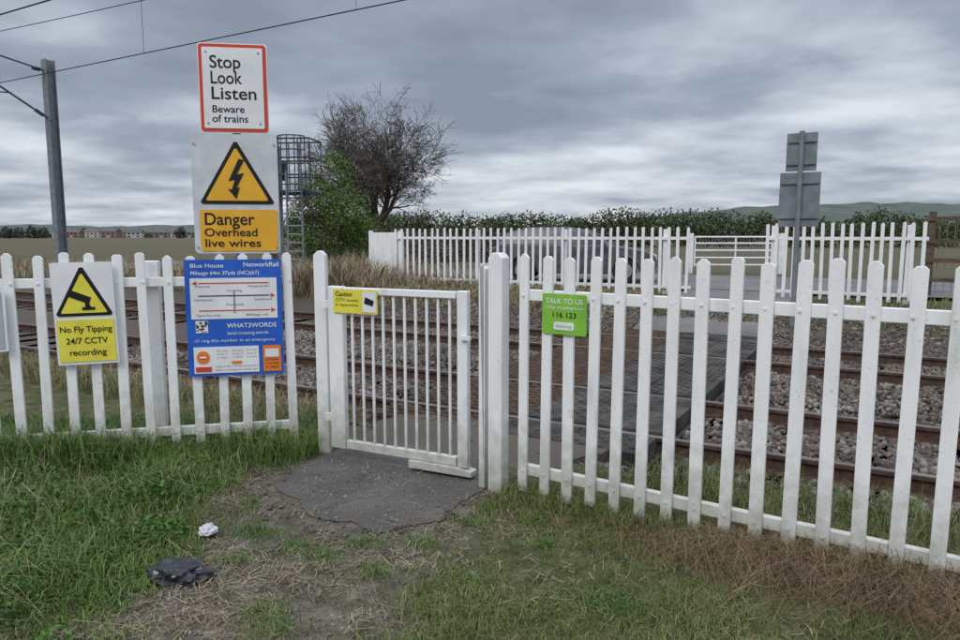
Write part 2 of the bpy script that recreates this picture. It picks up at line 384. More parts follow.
# gate
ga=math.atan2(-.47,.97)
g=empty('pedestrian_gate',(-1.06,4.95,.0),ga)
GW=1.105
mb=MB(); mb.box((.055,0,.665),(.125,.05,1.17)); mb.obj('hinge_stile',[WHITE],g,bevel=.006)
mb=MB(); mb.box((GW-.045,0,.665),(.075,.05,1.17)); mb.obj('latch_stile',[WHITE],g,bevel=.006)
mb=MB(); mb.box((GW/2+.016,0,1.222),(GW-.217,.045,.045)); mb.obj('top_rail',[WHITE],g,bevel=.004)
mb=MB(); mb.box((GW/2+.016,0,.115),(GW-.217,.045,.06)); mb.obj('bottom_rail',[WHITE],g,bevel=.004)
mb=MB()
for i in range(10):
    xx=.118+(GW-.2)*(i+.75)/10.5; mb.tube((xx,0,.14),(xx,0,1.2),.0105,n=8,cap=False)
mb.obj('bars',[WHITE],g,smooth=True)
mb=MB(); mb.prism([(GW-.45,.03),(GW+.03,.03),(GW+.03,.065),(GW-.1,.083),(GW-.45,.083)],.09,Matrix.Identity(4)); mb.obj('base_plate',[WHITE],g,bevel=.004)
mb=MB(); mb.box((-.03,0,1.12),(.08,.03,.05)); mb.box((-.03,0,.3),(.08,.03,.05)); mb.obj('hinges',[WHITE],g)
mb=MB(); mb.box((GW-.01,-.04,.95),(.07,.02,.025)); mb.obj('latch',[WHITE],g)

# ---------------- signs
def plate(par,name,x,z,w,h,y,mat,th=.003,r=0):
    mb=MB()
    if r:
        pts=[]
        for cx,cz,a0 in ((w/2-r,-h/2+r,-90),(w/2-r,h/2-r,0),(-w/2+r,h/2-r,90),(-w/2+r,-h/2+r,180)):
            for k in range(5):
                a=math.radians(a0+k*22.5); pts.append((x+cx+r*math.cos(a),z+cz+r*math.sin(a)))
        mb.prism(pts,th,Matrix.Translation((0,y,0)))
    else: mb.box((x,y,z),(w,th,h))
    return mb.obj(name,[mat],par)
def poly(par,name,pts,y,mat,th=.003):
    mb=MB(); mb.prism(pts,th,Matrix.Translation((0,y,0))); return mb.obj(name,[mat],par)
def text(par,s,x,z,size,y,mat,width=None,align='LEFT',bold=0):
    c=bpy.data.curves.new('lettering','FONT'); c.body=s; c.size=size; c.align_x=align; c.offset=min(bold,size*.010); c.materials.append(mat)
    o=bpy.data.objects.new('lettering',c); COL.objects.link(o); o.parent=par
    o.location=(x,y,z); o.rotation_euler=(math.pi/2,0,0)
    if width:
        bpy.context.view_layer.update(); dx=o.dimensions.x
        if dx>0: o.scale=(width/dx,1,1)
    return o
La=math.atan2(.22,.975)
e=empty('stop_look_listen_sign',(-1.715,5.03,0),La*.6)
plate(e,'panel',0,2.62,.465,.605,0,SIGNW,.006,.02); 
plate(e,'red_border',0,2.62,.45,.59,-.005,RED,.003,.02); plate(e,'white_face',0,2.62,.405,.545,-.009,SIGNW,.003,.008)
for i,(t,w) in enumerate((('Stop',.205),('Look',.21),('Listen',.30))): text(e,t,-.155,2.755-i*.105,.12,-.012,BLACK,w,bold=.003)
text(e,'Beware',-.15,2.455,.07,-.012,BLACK,.215,bold=.0018); text(e,'of trains',-.15,2.39,.07,-.012,BLACK,.24,bold=.0018)
mb=MB(); mb.tube((0,.045,1.48),(0,.045,2.88),.03,n=12); mb.box((0,.02,2.8),(.4,.03,.03)); mb.box((0,.02,2.42),(.4,.03,.03)); mb.obj('post',[STEEL],e,smooth=False)
for zz in (2.86,2.38):
    for xx in (-.175,.175): plate(e,'rivet',xx,zz,.014,.014,-.0115,STEEL,.003,.0069)
e=empty('danger_live_wires_sign',(-1.725,5.02,0),La*.6)
plate(e,'panel',0,1.893,.585,.83,0,MN('sign_offwhite',[(.50,.52,.55),(.60,.62,.64)],rough=.4),.006,.03)
def tri(cx,z0,w,h,r=.03): 
    return [(cx-w/2+r*.4,z0),(cx+w/2-r*.4,z0),(cx+w/2,z0+r*.5),(cx+r*.35,z0+h),(cx-r*.35,z0+h),(cx-w/2,z0+r*.5)]
poly(e,'warning_triangle',tri(0.01,1.825,.50,.43),-.006,BLACK); poly(e,'triangle_face',tri(0.01,1.848,.42,.36,.02),-.010,YEL)
poly(e,'lightning_bolt',[(0.03,2.14),(-.045,1.985),(.0,1.995),(-.025,1.925),(-.05,1.93),(.005,1.86),(.03,1.945),(.008,1.935),(.06,2.04),(.012,2.03),(.065,2.13)],-.014,BLACK)
plate(e,'yellow_face',.015,1.64,.53,.29,-.007,YEL,.003,.015)
text(e,'Danger',-.225,1.68,.12,-.011,BLACK,.34,bold=.004); text(e,'Overhead',-.225,1.60,.08,-.011,BLACK,.36,bold=.0018); text(e,'live wires',-.225,1.525,.08,-.011,BLACK,.38,bold=.0018)
for zz in (2.24,1.52):
    for xx in (-.27,.27): plate(e,'rivet',xx,zz,.014,.014,-.011,STEEL,.003,.0069)
mb=MB(); mb.tube((0,.06,-.1),(0,.06,2.3),.03,n=12); mb.obj('post',[STEEL],e)
# blue notice
e=empty('crossing_information_sign',(-1.75,4.97,0),La)
e.scale=(.96,1,1)
z0=.605;H=.83;W=.68
plate(e,'panel',0,z0+H/2,W,H,0,BLUE,.006,.012)
text(e,'Blue House',-.3,z0+.775,.04,-.005,SIGNW,.22,bold=.0012); text(e,'Mileage 64m 37yds (NC)(67)',-.3,z0+.725,.036,-.005,SIGNW,.46,bold=.0008)
text(e,'NetworkRail',.07,z0+.78,.045,-.005,SIGNW,.24,bold=.0016)
plate(e,'map_face',0,z0+.555,.61,.29,-.005,SIGNW)
for k,zz in enumerate((.665,.575,.47)):
    mb=MB(); mb.box((0,-.008,z0+zz),(.5,.002,.007)); mb.obj('track_line',[RED if k!=1 else BLACK],e)
for sx,zz in ((-1,.665),(1,.575),(1,.47)):
    poly(e,'arrow',[(sx*.26,z0+zz+.015),(sx*.26,z0+zz-.015),(sx*.29,z0+zz)][::1 if sx<0 else -1],-.009,RED)
for t_,xx,zz,ww in (('Network',-.27,.635,.1),('Emergency line',.1,.635,.14),('Crossing',-.05,.605,.1),('Northbound',-.28,.54,.12),('Southbound',.14,.54,.12),('Footpath',-.06,.505,.12),('Signal box area',-.27,.43,.16),('Mileage ref',.08,.43,.15)):
    text(e,t_,xx,z0+zz,.022,-.008,DGREY,ww,bold=.0002)
mb=MB(); mb.box((0,-.0075,z0+.53),(.012,.001,.16)); mb.obj('crossing_symbol',[DGREY],e)
plate(e,'code_square',-.235,z0+.355,.085,.085,-.006,SIGNW)
mb=MB()
for i in range(8):
    for j in range(8):
        if random.random()<.5: mb.box((-.27+i*.01,-.0083,z0+.32+j*.01),(.009,.001,.009))
mb.obj('code_pattern',[BLACK],e)
text(e,'WHAT3WORDS',-.06,z0+.345,.045,-.006,SIGNW,.34,bold=.0014); text(e,'level.crossing.words',-.06,z0+.295,.034,-.006,SIGNW,.28)
text(e,'/// ring this number in an emergency',-.29,z0+.245,.03,-.006,SIGNW,.55)
plate(e,'lower_face',-.07,z0+.115,.46,.19,-.006,SIGNW); plate(e,'orange_box',.255,z0+.115,.13,.19,-.006,ORANGE)
plate(e,'orange_icon',-.235,z0+.135,.09,.09,-.0095,ORANGE,.003,.04); plate(e,'red_strip',-.235,z0+.05,.11,.035,-.0095,RED)
mb=MB(); mb.tube((-.255,-.0125,z0+.135),(-.215,-.0125,z0+.135),.006,n=6); mb.obj('icon_mark',[SIGNW],e)
for cx in (-.14,-.03,.07):
    for r_,t_ in enumerate(('Do not','cross if','a train')): text(e,t_,cx,z0+.175-r_*.024,.02,-.0085,DGREY,.07)
plate(e,'icon_patch',.0,z0+.095,.07,.02,-.0095,ORANGE,.003)
plate(e,'white_box',.255,z0+.155,.10,.06,-.0095,SIGNW)
for r_,t_ in enumerate(('Large or slow vehicles must phone','before crossing the railway line')): text(e,t_,-.155,z0+.062-r_*.026,.02,-.0085,DGREY,.29)
for r_,t_ in enumerate(('Call signaller','in any delay','or danger')): text(e,t_,.205,z0+.10-r_*.027,.022,-.0085,BLACK,.095)
# no fly tipping
e=empty('no_fly_tipping_sign',(-2.675,4.755,0),La); e.rotation_euler=(0,math.radians(-1.2),La)
W=.385; z0=.725; H=.70
plate(e,'panel',0,z0+H/2,W,H,0,SIGNW,.006,.01)
poly(e,'warning_triangle',tri(0,z0+.335,.35,.33),-.006,BLACK); poly(e,'triangle_face',tri(0,z0+.355,.285,.265,.015),-.010,YEL2)
cam=[(-.09,z0+.47),(-.075,z0+.515),(.05,z0+.46),(.035,z0+.415)]
poly(e,'camera_symbol',cam[::-1],-.014,BLACK); poly(e,'camera_bracket',[(-.01,z0+.375),(.07,z0+.375),(.07,z0+.395),(.045,z0+.395),(.03,z0+.43),(.01,z0+.43),(.01,z0+.395),(-.01,z0+.395)],-.0135,BLACK)
plate(e,'yellow_face',0,z0+.165,W-.03,.29,-.006,YEL2,.003,.008)
text(e,'No Fly Tipping',0,z0+.225,.058,-.010,BLACK,.325,'CENTER',.002); text(e,'24/7 CCTV',0,z0+.145,.058,-.010,BLACK,.26,'CENTER',.002); text(e,'recording',0,z0+.065,.058,-.010,BLACK,.23,'CENTER',.002)
e=empty('notice_sign',(-3.37,4.60,0),La)
plate(e,'panel',0,1.04,.42,.42,0,SIGNW,.006,.01); plate(e,'grey_face',0,1.04,.38,.38,-.006,MN('notice_grey',[(.35,.37,.4),(.42,.44,.46)]),.003)
text(e,'Notice',-.15,1.12,.08,-.01,BLACK,.28)
e=empty('cctv_warning_sign',(-1.06,4.95,0),ga)
plate(e,'panel',.235,1.15,.37,.165,-.034,YEL2,.004,.006)
text(e,'Caution',.07,1.185,.045,-.038,BLACK,.14,bold=.0015)
for i,t_ in enumerate(('CCTV cameras','in operation')): text(e,t_,.07,1.15-i*.033,.028,-.038,BLACK,.19)
plate(e,'white_face',.355,1.15,.11,.14,-.038,SIGNW,.003); poly(e,'camera_symbol',[(.315,1.14),(.385,1.125),(.395,1.16),(.325,1.185)],-.0415,BLACK)
Ra=math.atan2(-.575,.818)
e=empty('helpline_sign',(.495,4.008,0),Ra)
plate(e,'panel',0,1.153,.285,.235,-.022,GREEN,.004,.008)
text(e,'TALK TO US',0,1.215,.042,-.026,SIGNW,.24,'CENTER',.002); text(e,"If things are getting to you",0,1.185,.022,-.026,SIGNW,.25,'CENTER',.0003)
text(e,'116 123',0,1.135,.044,-.026,BLACK,.15,'CENTER',.0016); plate(e,'logo_face',0,1.085,.13,.045,-.0255,SIGNW,.003,.01); text(e,'listening',0,1.078,.026,-.029,GREEN,.1,'CENTER')
# back of far signs
e=empty('stop_look_listen_sign',(5.13,11.4,0),ang)
plate(e,'panel',0,2.93,.45,.6,0,GREY,.01,.01); 
mb=MB(); mb.box((0,-.02,3.1),(.42,.03,.04)); mb.box((0,-.02,2.75),(.42,.03,.04)); mb.obj('brackets',[GREY],e)
e2=empty('danger_live_wires_sign',(5.13,11.4,0),ang)
plate(e2,'panel',0,2.18,.6,.86,0,GREY,.01,.02)
mb=MB(); mb.box((0,-.02,2.45),(.56,.03,.04)); mb.box((0,-.02,1.9),(.56,.03,.04)); mb.obj('brackets',[GREY],e2)
mb=MB(); mb.tube((0,-.07,.0),(0,-.07,3.25),.04,n=12); mb.obj('post',[GREY],e2)

# ---------------- catenary mast, wires
mx_,my_=-13.1,22.
e=empty('overhead_line_mast',(mx_,my_,0),ang)
mb=MB()
mb.box((0,-.13,3.6),(.26,.02,6.6)); mb.box((0,.13,3.6),(.26,.02,6.6)); mb.box((0,0,3.6),(.02,.24,6.6)); mb.obj('column',[GREY],e)
mb=MB(); mb.box((0,0,.35),(.7,.7,.4)); mb.obj('footing',[SLEEP],e)
mb=MB(); mb.tube((0,0,6.55),(0,-2.7,6.95),.025); mb.tube((0,0,5.1),(0,-2.6,6.55),.03); mb.tube((0,-1.1,5.75),(0,-2.9,5.6),.02)
for k in range(5): mb.tube((0,-.25-.05*k,6.58),(0,-.27-.05*k,6.58),.06,n=10)
for k in range(5): mb.tube((0,-.25-.05*k,5.24+.028*k),(0,-.27-.05*k,5.25+.028*k),.06,n=10)
mb.obj('cantilever',[DSTEEL],e)
WIRE=M('wire_dark',(.03,.03,.032),.5,.5)
def wires(name,n0,zc,zt):
    mb=MB(); span=50
    us=[-22.4+span*k for k in (-1,0,1)]
    for a,b2 in zip(us[:-1],us[1:]):
        pr=None
        for i in range(26):
            s=i/25; uu=a+(b2-a)*s; sag=(zt-zc-.35)*4*s*(1-s)*.45
            pt=(*P(uu,n0),zt-sag); pc=(*P(uu,n0),zc)
            if pr: mb.tube(pr[0],pt,.010,n=5,cap=False); mb.tube(pr[1],pc,.012,n=5,cap=False)
            if i%3==1: mb.tube(pt,pc,.005,n=4,cap=False)
            pr=(pt,pc)
    mb.obj(name,[WIRE],smooth=True)
wires('overhead_wire',10.2,5.6,6.95); wires('overhead_wire',6.2,5.05,6.5)

# ---------------- signal ladder & cage
e=empty('signal_post',(-5.62,21.5,.3),ang+.4)
mb=MB(); mb.tube((-.55,.2,-.1),(-.55,.2,4.0),.085,n=14); mb.obj('post',[GREY],e,smooth=False)
mb=MB(); mb.box((0,0,2.62),(1.3,.9,.06)); 
for k in range(6): mb.box((-.6+k*.24,0,2.56),(.05,.9,.05))
mb.obj('platform',[DSTEEL],e)
mb=MB()
for zz in (3.1,3.6,4.15):
    c4=[(-.68,-.5),(.68,-.5),(.68,.5),(-.68,.5)]
    for i in range(4): mb.tube((*c4[i],zz),(*c4[(i+1)%4],zz),.027,n=6)
for xx in np.linspace(-.68,.68,5):
    for yy in (-.5,.5): mb.tube((xx,yy,2.6),(xx,yy,4.15),.02,n=6)
for k in range(7):
    a=math.pi*k/6; 
    if k<6:
        a2=math.pi*(k+1)/6
        for zz in (2.4,2.8,3.4,3.8,4.2): mb.tube((.15+.4*math.cos(a),-.5-.35*math.sin(a),zz),(.15+.4*math.cos(a2),-.5-.35*math.sin(a2),zz),.02,n=5)
    mb.tube((.15+.4*math.cos(a),-.5-.35*math.sin(a),2.3),(.15+.4*math.cos(a),-.5-.35*math.sin(a),4.2),.016,n=5)
mb.obj('safety_cage',[DSTEEL],e)
mb=MB()
for xx in (-.02,.44): mb.tube((xx,-.55,-.1),(xx,-.55,3.2),.034,n=6)
for k in range(11): mb.tube((-.02,-.55,.1+k*.25),(.44,-.55,.1+k*.25),.022,n=5)
mb.obj('ladder',[GREY],e)
mb=MB(); mb.box((-.55,.42,3.3),(.3,.2,.6)); mb.obj('signal_head',[DSTEEL],e,bevel=.02)

# ---------------- car
CARP=MN('car_paint',[(.06,.065,.075),(.09,.095,.105)],rough=.4,metal=.1,spec=.4); GLASS=M('car_glass',(.012,.015,.018),.15,0,.3); TYRE=M('tyre',(.02,.02,.02),.8); HUB=M('hub',(.4,.4,.42),.35,.7)
e=empty('parked_car',(2.62,19.4,.39),-.2); e.scale=(1.03,1.0,1.0)
def loft(mb,prof,hw,mi=0):
    k=len(prof); vs=[(p[0],-hw(p),p[1]) for p in prof]+[(p[0],hw(p),p[1]) for p in prof]
    mb.add(vs,[tuple(range(k)),tuple(range(2*k-1,k-1,-1))]+[(i,k+i,k+(i+1)%k,(i+1)%k) for i in range(k)],mi)
def arch(cx): return [(cx+.36*math.cos(a),.3+.36*math.sin(a)) for a in np.linspace(math.pi,0,9)]
body=[(-2.1,.32)]+arch(-1.3)+[(-.9,.22),(.9,.22)]+arch(1.3)+[(2.05,.3),(2.12,.5),(2.05,.72),(1.75,.84),(1.1,.95),(.9,.98),(-1.9,1.0),(-2.1,.9),(-2.15,.6)]
mb=MB(); loft(mb,body,lambda p:.86 if p[1]<.8 else .86-(p[1]-.8)*.25); mb.obj('body',[CARP],e,bevel=.03)
mb=MB(); cab=[(1.15,.93),(.35,1.38),(-.1,1.45),(-1.2,1.44),(-1.75,1.3),(-2.0,.96)]
loft(mb,cab,lambda p:.82-(p[1]-.95)*.42); mb.obj('roof',[CARP],e,bevel=.03)
for sgn in (-1,1):
    for nm,pp in (('front_window',[(.85,1.0),(.3,1.32),(-.32,1.36),(-.32,1.0)]),('rear_window',[(-.40,1.0),(-.40,1.36),(-1.15,1.35),(-1.2,1.0)]),('quarter_window',[(-1.28,1.0),(-1.24,1.34),(-1.6,1.26),(-1.75,1.0)])):
        mb=MB(); mb.add([(x,sgn*(.835-(z-.95)*.42),z) for x,z in pp],[(0,1,2,3)]); mb.obj(nm,[GLASS],e)
mb=MB(); mb.add([(1.14,-.7,.985),(1.14,.7,.985),(.45,.6,1.35),(.45,-.6,1.35)],[(0,1,2,3)])
mb.add([(-2.02,-.65,1.0),(-2.02,.65,1.0),(-1.8,.55,1.27),(-1.8,-.55,1.27)],[(0,1,2,3)]); mb.obj('windscreens',[GLASS],e)
for nm,cx,sy in (('wheel_1',-1.3,-1),('wheel_2',1.3,-1),('wheel_3',-1.3,1),('wheel_4',1.3,1)):
    mb=MB(); mb.tube((cx,sy*.66,.31),(cx,sy*.86,.31),.31,n=28); mb.tube((cx,sy*.8,.31),(cx,sy*.868,.31),.2,n=20,mi=1)
    for k in range(5):
        a=k*1.2566; mb.tube((cx,sy*.872,.31),(cx+.2*math.cos(a),sy*.872,.31+.2*math.sin(a)),.02,n=4,mi=1)
    mb.obj(nm,[TYRE,HUB],e)
mb=MB(); mb.box((2.02,.6,.66),(.16,.35,.13)); mb.box((2.02,-.6,.66),(.16,.35,.13)); mb.obj('headlights',[M('lamp_glass',(.6,.6,.62),.1)],e,bevel=.02)
mb=MB(); mb.box((-2.08,.7,.8),(.12,.2,.2)); mb.box((-2.08,-.7,.8),(.12,.2,.2)); mb.obj('tail_lights',[RED],e,bevel=.02)
mb=MB(); mb.box((.75,.93,1.02),(.12,.18,.12)); mb.box((.75,-.93,1.02),(.12,.18,.12)); mb.obj('mirrors',[CARP],e,bevel=.02)

# ---------------- field gate
e=empty('field_gate',(8.9,24.5,.35),-.05)
mb=MB()
for zz in (.25,.5,.75,1.0,1.22): mb.tube((-1.4,0,zz),(1.4,0,zz),.03,n=6)
for xx in (-1.4,0,1.4): mb.tube((xx,0,.2),(xx,0,1.25),.03,n=6)
mb.obj('rails',[WHITE],e)
mb=MB()
for xx in np.linspace(-1.35,1.35,26): mb.tube((xx,0.02,.25),(xx,.02,1.2),.008,n=4)
mb.obj('mesh_infill',[STEEL],e)
mb=MB(); mb.box((-1.55,0,.6),(.16,.16,1.5)); mb.box((1.55,0,.6),(.16,.16,1.5)); mb.obj('posts',[WHITE],e)
TIMB=MN('weathered_timber',[(.07,.05,.035),(.14,.10,.07)],scale=6,rough=.9,stretch=(1,1,4))
e=empty('timber_fence',(0,0,0)); mb=MB(); d=np.array(U)
for k in range(9):
    p=np.array([9.35,14.6])+d*k*1.0; mb.box((p[0],p[1],1.1),(.13,.13,2.0),ang)
mb.obj('posts',[TIMB],e,bevel=.01)
mb=MB()
for zz in (.7,1.1,1.5,1.95): 
    p=np.array([9.35,14.6])+d*4; mb.box((p[0]-.08*N[0],p[1]-.08*N[1],zz),(8.2,.03,.09),ang)
mb.obj('boards',[TIMB],e)
mb=MB()
for k in range(60):
    p=np.array([9.35,14.6])+d*k*.135; mb.tube((p[0],p[1],.4),(p[0],p[1],2.0),.006,n=4)
mb.obj('wire_mesh',[STEEL],e)

# ---------------- vegetation
def blades(name,x,y,z,h,w,lean,mat,curl=.5,wind=None):
    n=len(x); a=rng.uniform(0,2*math.pi,n); th=rng.uniform(0,2*math.pi,n) if wind is None else wind+rng.normal(0,.6,n)
    l=lean*rng.uniform(.2,1.3,n)
    b0=np.stack([x,y,z-.01],-1); side=np.stack([np.cos(a),np.sin(a),0*a],-1)*w[:,None]/2
    dirh=np.stack([np.cos(th),np.sin(th),0*a],-1)
    up=np.array([0,0,1.])
    m1=b0+dirh*(h*l*.35)[:,None]+up*(h*.6)[:,None]*(1-.1*l)[:,None]
    tip=b0+dirh*(h*l*(.35+.55*(1+curl)))[:,None]+up*(h*np.clip(1-.45*l*(.6+curl),.05,1))[:,None]
    v=np.stack([b0-side,b0+side,m1-side*.75,m1+side*.75,tip],1)
    f=np.array([[0,1,2],[1,3,2],[2,3,4]])[None]+(np.arange(n)*5)[:,None,None]
    return npmesh(name,v.reshape(-1,3),f.reshape(-1,3),mat)
GR1=MN('lawn_blade',[(.055,.085,.02),(.095,.14,.03),(.15,.185,.045),(.30,.26,.13)],scale=1.3,rough=.55,island=True)
GR2=MN('lush_blade',[(.045,.09,.018),(.075,.145,.026),(.125,.20,.04),(.26,.26,.11)],scale=1.3,rough=.5,island=True)
DEAD=MN('dead_blade',[(.12,.085,.05),(.22,.165,.095),(.32,.26,.165),(.42,.36,.25)],scale=2,rough=.8,island=True)
RDEAD=MN('russet_blade',[(.12,.075,.042),(.20,.13,.075),(.30,.21,.125)],scale=2,rough=.8,island=True)
def nrm(x,y): return N[0]*x+N[1]*y
def inapr(x,y): return apd(x,y)<.98
# lawn
n=170000; x=rng.uniform(-1.7,4.0,n); y=rng.uniform(1.7,4.7,n)
nn=nrm(x,y); dm=dirtm(x,y); pat=fbm(x*2.2,y*2.2,33); p2=fbm(x*.9,y*.9,35)
ok=(nn<4.4)&(rng.random(n)>dm*.955)&(rng.random(n)<.3+1.5*(pat-.2))&(~inapr(x,y)); x=x[ok];y=y[ok];pat=pat[ok];p2=p2[ok]
hh=rng.uniform(.018,.06,len(x))*(.4+.9*pat+.5*p2)*(1+.5*sm(.2,-.3,x))
blades('lawn_grass',x,y,zg(x,y),hh,rng.uniform(.0025,.005,len(x)),1.0,GR1,.6)
cx_=rng.uniform(-1.6,3.2,46); cy_=rng.uniform(1.9,4.1,46)
cx_=np.concatenate([cx_,[-.95,-.8,-1.15,-.05,.05,-.3,-1.35,.15,-1.3,-1.42,-1.35,-.6]]); cy_=np.concatenate([cy_,[3.45,3.35,3.6,3.75,3.95,3.5,4.05,4.1,4.3,4.6,4.8,3.5]])
keep=(nrm(cx_,cy_)<3.9)&(apd(cx_,cy_)>.9); cx_=cx_[keep];cy_=cy_[keep]
x=np.repeat(cx_,190)+rng.normal(0,.055,len(cx_)*190); y=np.repeat(cy_,190)+rng.normal(0,.045,len(cx_)*190)
ok=apd(x,y)>.9; x=x[ok];y=y[ok]
blades('grass_tussocks',x,y,zg(x,y),rng.uniform(.03,.10,len(x)),rng.uniform(.002,.0045,len(x)),1.3,GR2,.8)
# lush left
n=95000; x=rng.uniform(-4.6,-1.2,n); y=rng.uniform(1.7,5.6,n); 
edge=-1.5+.6*(fbm(y*1.5,x*.5,41)-.5)
pat=fbm(x*1.6,y*1.6,44)
ok=(x<edge)&(rng.random(n)<.3+1.6*(pat-.2)); x=x[ok];y=y[ok];pat=pat[ok]; ed=edge[ok]-x
hh=rng.uniform(.05,.27,len(x))*(.25+1.2*pat)*(.4+.6*sm(0,.7,ed))
blades('tall_grass',x,y,zg(x,y),hh,rng.uniform(.004,.009,len(x)),.85,GR2,.6)
n=11000; t=rng.uniform(-.05,3.5,n); off=rng.normal(0,.16,n); x=-1.2-.975*t+.22*off; y=5.06-.22*t+off
blades('fence_foot_grass',x,y,zg(x,y),rng.uniform(.1,.36,n)*(.4+1.0*vn(x*3,y*3,8)),rng.uniform(.004,.008,n),.6,GR2,.5)
# straw litter
n=40000; x=rng.uniform(-4,4,n); y=rng.uniform(1.8,4.8,n); ok=(rng.random(n)<.22+.7*dirtm(x,y))&(~inapr(x,y)|(rng.random(n)<.12))&(fbm(x*3,y*3,61)>.36); x=x[ok];y=y[ok]
m=len(x); a=rng.uniform(0,6.28,m); L=rng.uniform(.012,.07,m)*np.where(rng.random(m)<.12,1.8,1); w=rng.uniform(.0008,.0022,m)
z=zg(x,y)+rng.uniform(.006,.02,m)+np.where(inapr(x,y),.008,0)
dx=np.cos(a)*L/2; dy=np.sin(a)*L/2; px=-np.sin(a)*w; py=np.cos(a)*w; tz=rng.uniform(-.012,.012,m)
v=np.stack([np.stack([x-dx-px,y-dy-py,z-tz],-1),np.stack([x+dx-px,y+dy-py,z+tz],-1),np.stack([x+dx+px,y+dy+py,z+tz],-1),np.stack([x-dx+px,y-dy+py,z-tz],-1)],1)
npmesh('straw_litter',v.reshape(-1,3),(np.arange(m)*4)[:,None]+np.arange(4)[None],DEAD)
n=13000; x=rng.uniform(-2,.4,n); y=rng.uniform(1.9,4.9,n); ok=((dirtm(x,y)>.35)|(apd(x,y)<1.15))&((~inapr(x,y))|(rng.random(n)<.25)|(apd(x,y)>.85)); x=x[ok];y=y[ok]
stones('pebbles',np.stack([x,y,zg(x,y)+.002+.008*inapr(x,y)],-1),.002+.010*rng.random(len(x))**2,MN('pebble',[(.06,.05,.04),(.14,.12,.10),(.28,.25,.21)],island=True))
# russet grass along right fence
n=18000; t=rng.uniform(.1,5,n); off=rng.normal(0,.17,n)-.09; x=.108+.818*t+.575*off; y=4.28-.575*t+.818*off
pk=vn(t*1.7,off*3,71); ok=rng.random(n)<.3+.9*sm(.6,2.0,t)*pk*1.6; x=x[ok];y=y[ok];t=t[ok]
blades('russet_grass',x,y,zg(x,y),rng.uniform(.08,.28,len(x))*(.5+.5*sm(.5,2,t)),rng.uniform(.002,.004,len(x)),1.6,RDEAD,.9)
n=11000; t=rng.uniform(.1,5,n); off=rng.normal(0,.1,n); x=.108+.818*t+.575*off; y=4.28-.575*t+.818*off
blades('fence_foot_grass',x,y,zg(x,y),rng.uniform(.05,.18,n),rng.uniform(.002,.005,n),.9,GR1,.6)
n=3400; x=rng.uniform(-3.6,-1.6,n); y=rng.uniform(1.9,4.6,n); ok=rng.random(n)<(vn(x*2,y*2,90)**2*sm(-1.9,-2.5,x)*.9+.06+.8*sm(-1.7,-2.2,x+ (y-2.2)*.25)*sm(3.5,2.6,y)); x=x[ok];y=y[ok]
blades('dry_stalks',x,y,zg(x,y),rng.uniform(.12,.45,len(x)),rng.uniform(.002,.005,len(x)),1.5,DEAD,.8)
# verge behind the fences
n=24000; u=rng.uniform(-11,10,n); nq=rng.uniform(3.8,4.9,n)+.35*vn(u*1.5,u*0,3); x=U[0]*u+N[0]*nq; y=U[1]*u+N[1]*nq
ok=~((u>-4.0)&(u<-1.3)); x=x[ok];y=y[ok]
blades('verge_grass',x,y,zg(x,y),rng.uniform(.06,.26,len(x)),rng.uniform(.003,.007,len(x)),.8,GR1,.5)
n=6000; u=rng.uniform(-13,-4.1,n); nq=rng.uniform(3.9,5.1,n); x=U[0]*u+N[0]*nq; y=U[1]*u+N[1]*nq
blades('dry_verge_grass',x,y,zg(x,y),rng.uniform(.1,.38,n),rng.uniform(.003,.006,n),.9,DEAD,.6)
n=2500; u=rng.uniform(-8,6,n); nq=rng.uniform(7.3,9.1,n); x=U[0]*u+N[0]*nq; y=U[1]*u+N[1]*nq
ok=(fbm(x*2,y*2,93)>.52)&~((u>-4.1)&(u<-1.3)); x=x[ok];y=y[ok]
blades('track_weeds',x,y,zg(x,y)+.02,rng.uniform(.05,.15,len(x)),rng.uniform(.006,.012,len(x)),.9,GR1,.6)
# lineside far dead grass
n=52000; u=-4.6-rng.exponential(8,n); nq=12.3+rng.exponential(2.0,n)*1.6; x=U[0]*u+N[0]*nq; y=U[1]*u+N[1]*nq
ok=(nq<23)&(rng.random(n)<.2+1.3*(fbm(x*.6,y*.6,55)-.15))&~((nq>16.6)&(nq<22.6)&(u>-12)); x=x[ok];y=y[ok]
hgt=rng.uniform(.2,.7,len(x))*(.3+1.2*fbm(x*.5,y*.5,57))
hgt*=1+1.4*np.exp(-((x+4.0)/1.5)**2)
hgt*=1-.6*sm(-2.6,-1.9,x)*sm(19,17,y)
blades('lineside_dead_grass',x,y,zg(x,y),hgt,rng.uniform(.012,.024,len(x)),.8,DEAD,.5)
n=16000; u=rng.uniform(-25,14,n); nq=rng.uniform(12.4,16.6,n); x=U[0]*u+N[0]*nq; y=U[1]*u+N[1]*nq
ok=~((u>-4.1)&(u<-1.1)); x=x[ok];y=y[ok]
blades('lineside_grass',x,y,zg(x,y),rng.uniform(.06,.24,len(x)),rng.uniform(.01,.018,len(x)),.8,GR1,.5)

